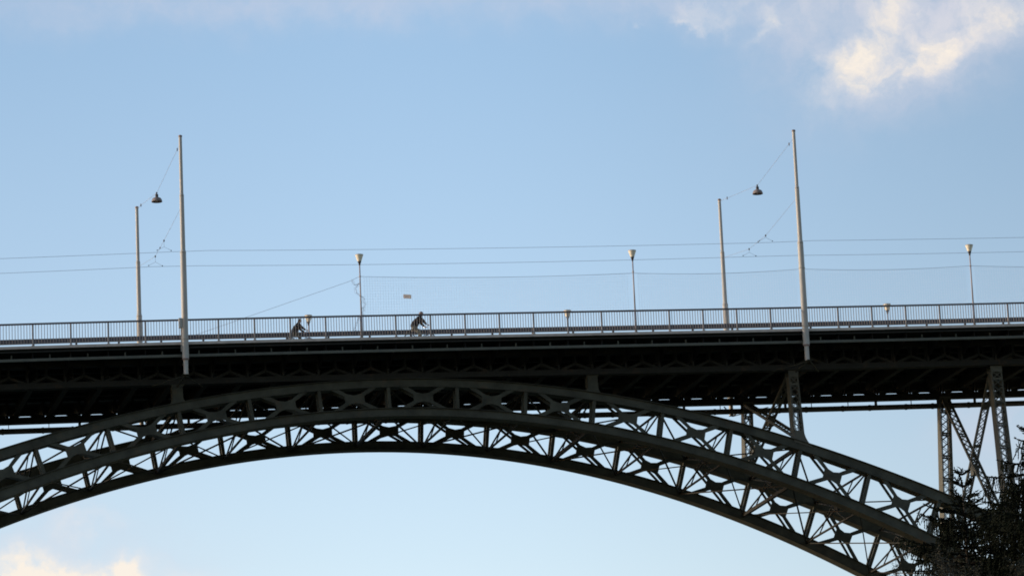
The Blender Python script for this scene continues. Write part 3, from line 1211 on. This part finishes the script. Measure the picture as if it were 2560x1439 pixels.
# ------------------------------------------------------------------ cyclists
def skin_mesh(name, verts, edges, material, parent=None, root=0, sub=2, origin=(0, 0, 0), scale=1.0):
    me = bpy.data.meshes.new(name)
    me.from_pydata([tuple(Vector(v[0])) for v in verts], edges, [])
    o = bpy.data.objects.new(name, me)
    COL.objects.link(o)
    md = o.modifiers.new('skin', 'SKIN')
    md.use_smooth_shade = True
    for i, v in enumerate(verts):
        r = v[1]
        me.skin_vertices[0].data[i].radius = (r, r) if isinstance(r, (int, float)) else r
    me.skin_vertices[0].data[root].use_root = True
    s = o.modifiers.new('sub', 'SUBSURF')
    s.levels = sub
    s.render_levels = sub
    dg = bpy.context.evaluated_depsgraph_get()
    ev = o.evaluated_get(dg)
    m2 = bpy.data.meshes.new_from_object(ev)
    bpy.data.objects.remove(o)
    bpy.data.meshes.remove(me)
    m2.name = name
    m2.transform(Matrix.Scale(scale, 4))
    m2.materials.clear()
    m2.materials.append(material)
    for p in m2.polygons:
        p.use_smooth = True
        p.material_index = 0
    o2 = bpy.data.objects.new(name, m2)
    COL.objects.link(o2)
    if parent is not None:
        o2.parent = parent
    return o2


def cyclist(loc, label, sc, lean, coat, trou, hairm, long_hair):
    """local frame: rear hub at x = 0, riding towards +x, y to the left, ground z = 0"""
    hip = Vector((.20, 0, .98))
    sh = hip + Vector((lean, 0, .50))
    nk = sh + Vector((.07, 0, .09))
    hd = nk + Vector((.06, 0, .13))
    V = []
    E_ = []

    def add(p, r, par=None):
        V.append((Vector(p), r))
        if par is not None:
            E_.append((par, len(V) - 1))
        return len(V) - 1
    pel = add(hip, (.15, .11))
    sp = add(hip.lerp(sh, .5), (.15, .105), pel)
    ch = add(hip.lerp(sh, .85), (.17, .11), sp)
    n0 = add(nk, .055, ch)
    hb = add(hd - Vector((.0, 0, .03)), (.075, .085), n0)
    ht = add(hd + Vector((-.01, 0, .07)), (.072, .09), hb)
    nose = add(hd + Vector((.105, 0, .0)), .013, hb)
    arm_end, knee_ps, foot_ps = [], [], []
    for s in (1, -1):
        shp = sh + Vector((-.01, s * .19, -.01))
        elb = sh + Vector((.17, s * .27, -.23))
        wr = Vector((.86, s * .26, 1.075))
        a = add(shp, .055, ch)
        b = add(elb, .042, a)
        c = add(wr, .026, b)
        p = add(wr + Vector((.055, -s * .005, .005)), (.036, .018), c)
        for q, (dy, ln) in enumerate(((.033, .07), (.012, .08), (-.010, .075), (-.032, .06))):
            f1 = add(wr + Vector((.095, s * dy, .004)), .0095, p)
            f2 = add(wr + Vector((.095 + ln * .35, s * dy, -.022)), .0085, f1)
            add(wr + Vector((.095 + ln * .12, s * dy, -.050)), .0075, f2)
        t1 = add(wr + Vector((.045, -s * .045, -.012)), .011, p)
        add(wr + Vector((.085, -s * .05, -.035)), .009, t1)
        hp = add(hip + Vector((.02, s * .10, -.03)), .09, pel)
        up_leg = s == 1
        kn = Vector((.60, s * .11, .80)) if up_leg else Vector((.56, s * .11, .58))
        an = Vector((.47, s * .11, .47)) if up_leg else Vector((.42, s * .11, .16))
        k1 = add(kn, .060, hp)
        a1 = add(an, .040, k1)
        he = add(an + Vector((-.04, 0, -.06)), .036, a1)
        add(an + Vector((.17, 0, -.075)), .03, a1)
        arm_end.append((shp, elb, wr))
        knee_ps.append((hip + Vector((.02, s * .10, -.03)), kn, an))
    body = skin_mesh('person', V, E_, SKINM, None, 0, 1, scale=sc)
    body.location = loc
    tag(body, label, 'person', 'people cycling over the bridge')
    # jacket
    V, E_ = [], []
    p0 = add(hip + Vector((-.05, 0, -.08)), (.225, .22))
    p1 = add(hip.lerp(sh, .45) + Vector((-.03, 0, .0)), (.235, .225), p0)
    p2 = add(hip.lerp(sh, .88) + Vector((-.015, 0, 0)), (.24, .21), p1)
    add(nk - Vector((.02, 0, .01)), .075, p2)
    for shp, elb, wr in arm_end:
        a = add(shp, .100, p2)
        b = add(elb, .080, a)
        add(wr - (wr - elb).normalized() * .03, .056, b)
    skin_mesh('jacket', V, E_, coat, body, 0, 2, scale=sc)
    V, E_ = [], []
    p0 = add(hip + Vector((.0, 0, -.02)), (.165, .135))
    for hp, kn, an in knee_ps:
        a = add(hp + Vector((.04, 0, 0)), .118, p0)
        b = add(kn, .092, a)
        add(an + (kn - an).normalized() * .05, .058, b)
    skin_mesh('trousers', V, E_, trou, body, 0, 2, scale=sc)
    for hp, kn, an in knee_ps:
        V, E_ = [], []
        a = add(an + Vector((0, 0, -.02)), .048)
        add(an + Vector((-.05, 0, -.065)), .042, a)
        b = add(an + Vector((.09, 0, -.075)), .042, a)
        add(an + Vector((.19, 0, -.085)), .032, b)
        skin_mesh('shoe', V, E_, SHOEM, body, 0, 1, scale=sc)
    hc = hd + Vector((-.018, 0, .022))
    mb = MB()
    prof = [(.094 * cos(t), .112 * sin(t)) for t in [radians(-28 + 118 * q / 8) for q in range(9)]]
    mb.lathe(prof, 16, (0, 0, 0))
    mb.v = [tuple((hc + Vector((v[0] * 1.12 - (.02 if v[2] < .02 else 0), v[1] * .96, v[2]))) * sc) for v in mb.v]
    hair = mb.build('hair', hairm, body, smooth=True, origin=(0, 0, 0))
    if long_hair:
        V, E_ = [], []
        b = add(hd + Vector((-.06, 0, .03)), (.085, .075))
        c = add(hd + Vector((-.10, 0, -.10)), (.095, .06), b)
        add(hd + Vector((-.15, 0, -.26)), (.065, .04), c)
        skin_mesh('long_hair', V, E_, hairm, hair, 0, 2, scale=sc)
    for s in (1, -1):
        eye = MB().lathe([(.0, -.011), (.008, -.006), (.010, 0), (.008, .006), (.0, .011)], 8, (hd + Vector((.080, s * .032, .025))) * sc)
        eo = eye.build('eye', DARKM, body, origin=(0, 0, 0))
        ear = MB().lathe([(.0, -.03), (.012, -.02), (.016, .0), (.013, .02), (.0, .03)], 8, (hd + Vector((-.01, s * .088, .0))) * sc)
        ear.build('ear', SKINM, body, origin=(0, 0, 0))
    return body


def bicycle(loc, label, sc, basket):
    t = thing('bicycle', label, 'bicycle', loc, 'bicycles crossing the bridge')

    def B(mb, name, m, smooth=True, par=None):
        mb.v = [tuple(Vector(p) * sc) for p in mb.v]
        return mb.build(name, m, par or t, smooth=smooth, origin=(0, 0, 0))
    R = .34
    WB = 1.07
    for hx in (0, WB):
        tyre = B(MB().torus((hx, 0, R), R - .02, .02, n=36, m=8), 'wheel', RUBBER)
        B(MB().torus((hx, 0, R), R - .045, .012, n=36, m=6), 'rim', CHROME, par=tyre)
        mb = MB()
        for i in range(18):
            a = 2 * pi * i / 18
            mb.tube([(hx, (.03 if i % 2 else -.03), R), (hx + (R - .045) * cos(a), 0, R + (R - .045) * sin(a))], .0018, 4)
        B(mb, 'spokes', CHROME, par=tyre)
        B(MB().tube([(hx, -.05, R), (hx, .05, R)], .022, 10), 'hub', CHROME, par=tyre)
    bb = (.43, 0, .28)
    seat = (.24, 0, .82)
    head_t, head_b = (.84, 0, .88), (.90, 0, .70)
    mb = MB()
    mb.tube([bb, seat], .016, 8)
    mb.tube([(.255, 0, .76), head_t], .016, 8)
    mb.tube([bb, head_b], .019, 8)
    mb.tube([head_t, head_b], .02, 8)
    for s in (-.045, .045):
        mb.tube([bb, (0, s * 1.4, R)], .010, 6)
        mb.tube([(.262, 0, .74), (0, s * 1.4, R)], .009, 6)
    B(mb, 'frame', FRAMEM)
    mb = MB()
    for s in (-.055, .055):
        mb.tube([head_b, (.935, s, .62), (WB - .03, s, .42), (WB, s, R)], .012, 6)
    B(mb, 'fork', FRAMEM)
    mb = MB().tube([(.835, 0, .87), (.82, 0, 1.0)], .014, 8)
    mb.tube([(.84, -.30, 1.05), (.95, -.26, 1.06), (.93, -.12, 1.02), (.83, 0, 1.0), (.93, .12, 1.02), (.95, .26, 1.06), (.84, .30, 1.05)], .012, 8)
    B(mb, 'handlebar', CHROME)
    mb = MB()
    rings = []
    for x, w, h in ((.06, .03, .02), (.10, .085, .035), (.18, .075, .035), (.26, .035, .03), (.34, .018, .018)):
        rings.append([(x, w * cos(a), .885 + h * sin(a)) for a in [2 * pi * i / 10 for i in range(10)]])
    mb.sweep(rings)
    mb.tube([seat, (.20, 0, .87)], .012, 8)
    B(mb, 'saddle', DARKM)
    mb = MB().torus((.43, .03, .28), .09, .006, n=24, m=5)
    mb.bar((.43, .05, .28), (.47, .05, .445), .012, .02)
    mb.bar((.43, -.05, .28), (.39, -.05, .115), .012, .02)
    mb.box(.43, .52, .06, .15, .438, .458)
    mb.box(.35, .44, -.15, -.06, .10, .12)
    B(mb, 'crankset', DARKM)
    if basket:
        mb = MB().box(-.20, .18, -.07, .07, .715, .73)
        mb.bar((-.18, .06, .715), (0, .07, R), .01, .01)
        mb.bar((-.18, -.06, .715), (0, -.07, R), .01, .01)
        B(mb, 'rear_rack', DARKM)
    return t


zR = zd(3.5) + .004
bicycle((3.03, 2.3, zR), 'bicycle under the right cyclist, its wheels mostly hidden by the deck edge', 1.0, True)
cyclist((3.03, 2.3, zR), 'cyclist in dark jacket and beige trousers leaning forward, head above the handrail', 1.0, .33, COATM, BEIGEC, HAIRG, False)
zL = zd(-2.8) + .004
bicycle((-3.16, 2.3, zL), 'bicycle under the left cyclist beside the far lamp, mostly hidden by the deck edge', .885, True)
cyclist((-3.16, 2.3, zL), 'cyclist in black with long dark hair, head below the handrail', .865, .24, BLACKC, OLIVEC, HAIRB, True)


# ------------------------------------------------------------------ conifers and shrub in the foreground
def spindle(mb, pts, r, rnd, taper=True):
    """needle-covered shoot: three-sided, ragged"""
    n = 3
    b = len(mb.v)
    m = len(pts)
    ph = rnd.uniform(0, 6)
    for i, p in enumerate(pts):
        p = Vector(p)
        d = Vector(pts[min(i + 1, m - 1)]) - Vector(pts[max(i - 1, 0)])
        d.normalize()
        u = Vector((0, 0, 1)) if abs(d.z) < .9 else Vector((1, 0, 0))
        u = (u - d * u.dot(d)).normalized()
        s = d.cross(u)
        rr = r * (1.12 if i % 2 else .72) * rnd.uniform(.75, 1.25)
        if i == m - 1:
            rr = r * .12
        for k in range(n):
            a = ph + i * .9 + 2 * pi * k / n
            mb.v.append(tuple(p + (u * cos(a) + s * sin(a)) * rr + d * (r * .35 if i % 2 else 0)))
    for i in range(m - 1):
        for k in range(n):
            k2 = (k + 1) % n
            mb.f.append((b + i * n + k, b + i * n + k2, b + (i + 1) * n + k2, b + (i + 1) * n + k))


def spruce(tip, base_z, label, seed, spread=.5, detail_to=5.5, hang=1.0, bare=1.0, facing=None):
    rnd = random.Random(seed)
    tip = Vector(tip)
    H = tip.z - base_z
    t = thing('spruce_tree', label, 'tree', (tip.x, tip.y, base_z), 'spruce trees in front of the bridge')
    mb = MB()
    pts = [(tip.x + .03 * sin(i * 1.3) * (1 - i / 14), tip.y, base_z + (H - .25) * i / 14) for i in range(15)]
    mb.tube(pts, [.20 * (1 - i / 14) ** .9 + .008 for i in range(15)], 9)
    mb.build('trunk', BARKM, t, smooth=True)
    lim, cr_ = MB(), MB()

    def shoot(p, d, L, r, droop, depth, step=.024):
        p, d = Vector(p), Vector(d).normalized()
        n = max(3, int(L / step))
        pts = [p.copy()]
        q = p.copy()
        for i in range(n):
            f = (i + 1) / n
            d = (d + Vector((rnd.uniform(-.08, .08), rnd.uniform(-.08, .08), rnd.uniform(-.06, .06) - droop * (1 - 1.4 * f) * step * 4))).normalized()
            q = q + d * (L / n)
            pts.append(q.copy())
        spindle(cr_, pts, r, rnd)
        return pts
    # leader
    shoot(tip - Vector((0, 0, .32)), (0, 0, 1), .32, .026, 0, 0)
    z = .10
    while z < H - 2.5:
        fine = z < detail_to
        L = spread * z * rnd.uniform(.72, 1.15) + .10
        L = min(L, 2.9)
        nb = rnd.choice((5, 6, 6)) if z < 1.0 else rnd.choice((5, 6, 6)) if fine else 5
        a0 = rnd.uniform(0, 6.28)
        for i in range(nb):
            a = a0 + 2 * pi * i / nb + rnd.uniform(-.25, .25)
            LL = L * rnd.uniform(.75, 1.15)
            e0 = .65 - .35 * min(z, 3) + rnd.uniform(-.12, .12)
            d = Vector((cos(a) * cos(e0), sin(a) * cos(e0), sin(e0)))
            p = Vector((tip.x, tip.y, tip.z - z))
            n = max(5, int(LL / .066)) if fine else 8
            q = p.copy()
            axis = [q.copy()]
            for j in range(n):
                f = (j + 1) / n
                bend = -.9 * (1 - f) + 1.25 * f if z > .5 else .5 * f
                d = (d + Vector((0, 0, bend * .9 / n)) + Vector((rnd.uniform(-.05, .05), rnd.uniform(-.05, .05), 0))).normalized()
                q = q + d * (LL / n)
                axis.append(q.copy())
            lim.tube(axis, [.004 + .014 * min(1, LL) * (1 - j / n) for j in range(n + 1)], 4, cap=False)
            spindle(cr_, axis[max(0, n // 3):], .015, rnd)
            if not fine:
                for j in range(1, n):
                    for s in (1, -1):
                        tdir = (axis[j] - axis[j - 1]).normalized()
                        sd = tdir.cross(Vector((0, 0, 1))).normalized() * s
                        shoot(axis[j], tdir * .5 + sd - Vector((0, 0, .4)), .45 * LL * (1 - j / n) + .2, .06, .1, 1, .09)
                continue
            for j in range(1, n + 1):
                f = j / n
                if f < .18:
                    continue
                tdir = (axis[j] - axis[j - 1]).normalized()
                side = tdir.cross(Vector((0, 0, 1)))
                if side.length < .1:
                    side = Vector((1, 0, 0))
                side.normalize()
                for s in (1, -1):
                    if rnd.random() < .12:
                        continue
                    l2 = (.36 * LL * (1 - f) + .07) * rnd.uniform(.6, 1.25)
                    pp = shoot(axis[j], tdir * .75 + side * s * .8 + Vector((0, 0, rnd.uniform(-.15, .2))), l2, .0125, .03, 1)
                    # hanging branchlets below the older wood
                    if z > .9 and l2 > .10 and rnd.random() < .75 * hang:
                        for _ in range(rnd.choice((2, 2, 3))):
                            m = pp[rnd.randrange(len(pp) // 2, len(pp))]
                            shoot(m, (rnd.uniform(-.2, .2) + tdir.x * .2, rnd.uniform(-.2, .2), -1), rnd.uniform(.12, .36) * min(1.4, .6 + z * .2), .0110, 0, 2)
                    elif l2 > .14:
                        for u in (.35, .6, .8):
                            m = pp[int(u * (len(pp) - 1))]
                            shoot(m, tdir * .6 + side * s * rnd.choice((.1, 1.3)) + Vector((0, 0, rnd.uniform(-.2, .3))), l2 * .45 * rnd.uniform(.7, 1.2), .0110, .02, 2)
        z += rnd.uniform(.12, .20) if fine else .55
        if z < .6:
            z += .04
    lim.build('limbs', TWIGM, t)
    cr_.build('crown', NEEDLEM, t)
    return t


GZ = -48.0
spruce((-16.34, -128.65, -32.19), GZ, 'slender dark spruce, its pointed tip rising free in front of the arch', 3, spread=.66, detail_to=4.2)
spruce((-15.36, -130.65, -31.1), GZ, 'broad dark spruce with drooping boughs at the right edge, taller than the pointed one', 8, spread=.70, hang=1.3, detail_to=5.2)


def shrub(base, top, label, seed, width):
    rnd = random.Random(seed)
    base, top = Vector(base), Vector(top)
    t = thing('shrub', label, 'shrub', base)
    lim, lv = MB(), MB()
    H = (top - base).length

    def grow(p, d, L, r, depth):
        n = 5
        pts = [p.copy()]
        q = p.copy()
        for i in range(n):
            d = (d + Vector((rnd.uniform(-.22, .22), rnd.uniform(-.22, .22), rnd.uniform(-.10, .18)))).normalized()
            q = q + d * (L / n)
            pts.append(q.copy())
        lim.tube(pts, [r * (1 - .5 * i / n) for i in range(n + 1)], 4 if depth > 1 else 7, cap=False)
        if depth >= 4:
            for pz in pts[1:]:
                for _ in range(7):
                    c = pz + Vector((rnd.gauss(0, .03), rnd.gauss(0, .03), rnd.gauss(0, .03)))
                    u = Vector((rnd.gauss(0, 1), rnd.gauss(0, 1), rnd.gauss(0, 1))).normalized()
                    w = u.orthogonal().normalized()
                    s = rnd.uniform(.010, .020)
                    b = len(lv.v)
                    lv.v += [tuple(c - u * s), tuple(c + w * s * .45), tuple(c + u * s), tuple(c - w * s * .45)]
                    lv.f.append((b, b + 1, b + 2, b + 3))
            return
        kids = (4, 6, 6, 7)[depth] if depth < 4 else 0
        for i in range(kids):
            m = pts[rnd.randrange(2, n + 1)]
            sp = .55 + .15 * depth
            nd_ = (d + Vector((rnd.uniform(-sp, sp), rnd.uniform(-sp, sp), rnd.uniform(-.1, .5)))).normalized()
            grow(m, nd_, L * rnd.uniform(.42, .62), r * .5, depth + 1)
    for i in range(7):
        a = i * .9
        grow(base + Vector((cos(a) * .1, sin(a) * .1, 0)), Vector((cos(a) * width, sin(a) * width, 1)).normalized(), H * rnd.uniform(.50, .58), .05, 0)
    lim.build('stems', TWIGM, t)
    lv.build('foliage', LEAFM, t)
    return t


shrub((-21.15, -141.0, -42.2), (-21.15, -141.0, -36.25), 'twiggy olive-brown bush at the foot of the spruces, against the far end of the arch', 4, .17)

# ------------------------------------------------------------------ ground and river
bm_ = MB()
bm_.v += [(-3000, -3000, GZ), (3000, -3000, GZ), (3000, 3000, GZ), (-3000, 3000, GZ)]
bm_.f.append((0, 1, 2, 3))
tag(bm_.build('ground', GROUNDM), kind='structure')
bm_ = MB()
bm_.v += [(-30, -170, GZ + .02), (28, -170, GZ + .02), (28, 900, GZ + .02), (-30, 900, GZ + .02)]
bm_.f.append((0, 1, 2, 3))
tag(bm_.build('river', WATERM), kind='structure')
mb = MB()
mb.box(-25.5, -17.5, -146, -137, GZ - .3, -42.5)
mb.box(-29, -14, -150, -133, GZ - .3, -45)
tag(mb.build('river_bank', GROUNDM), kind='structure')
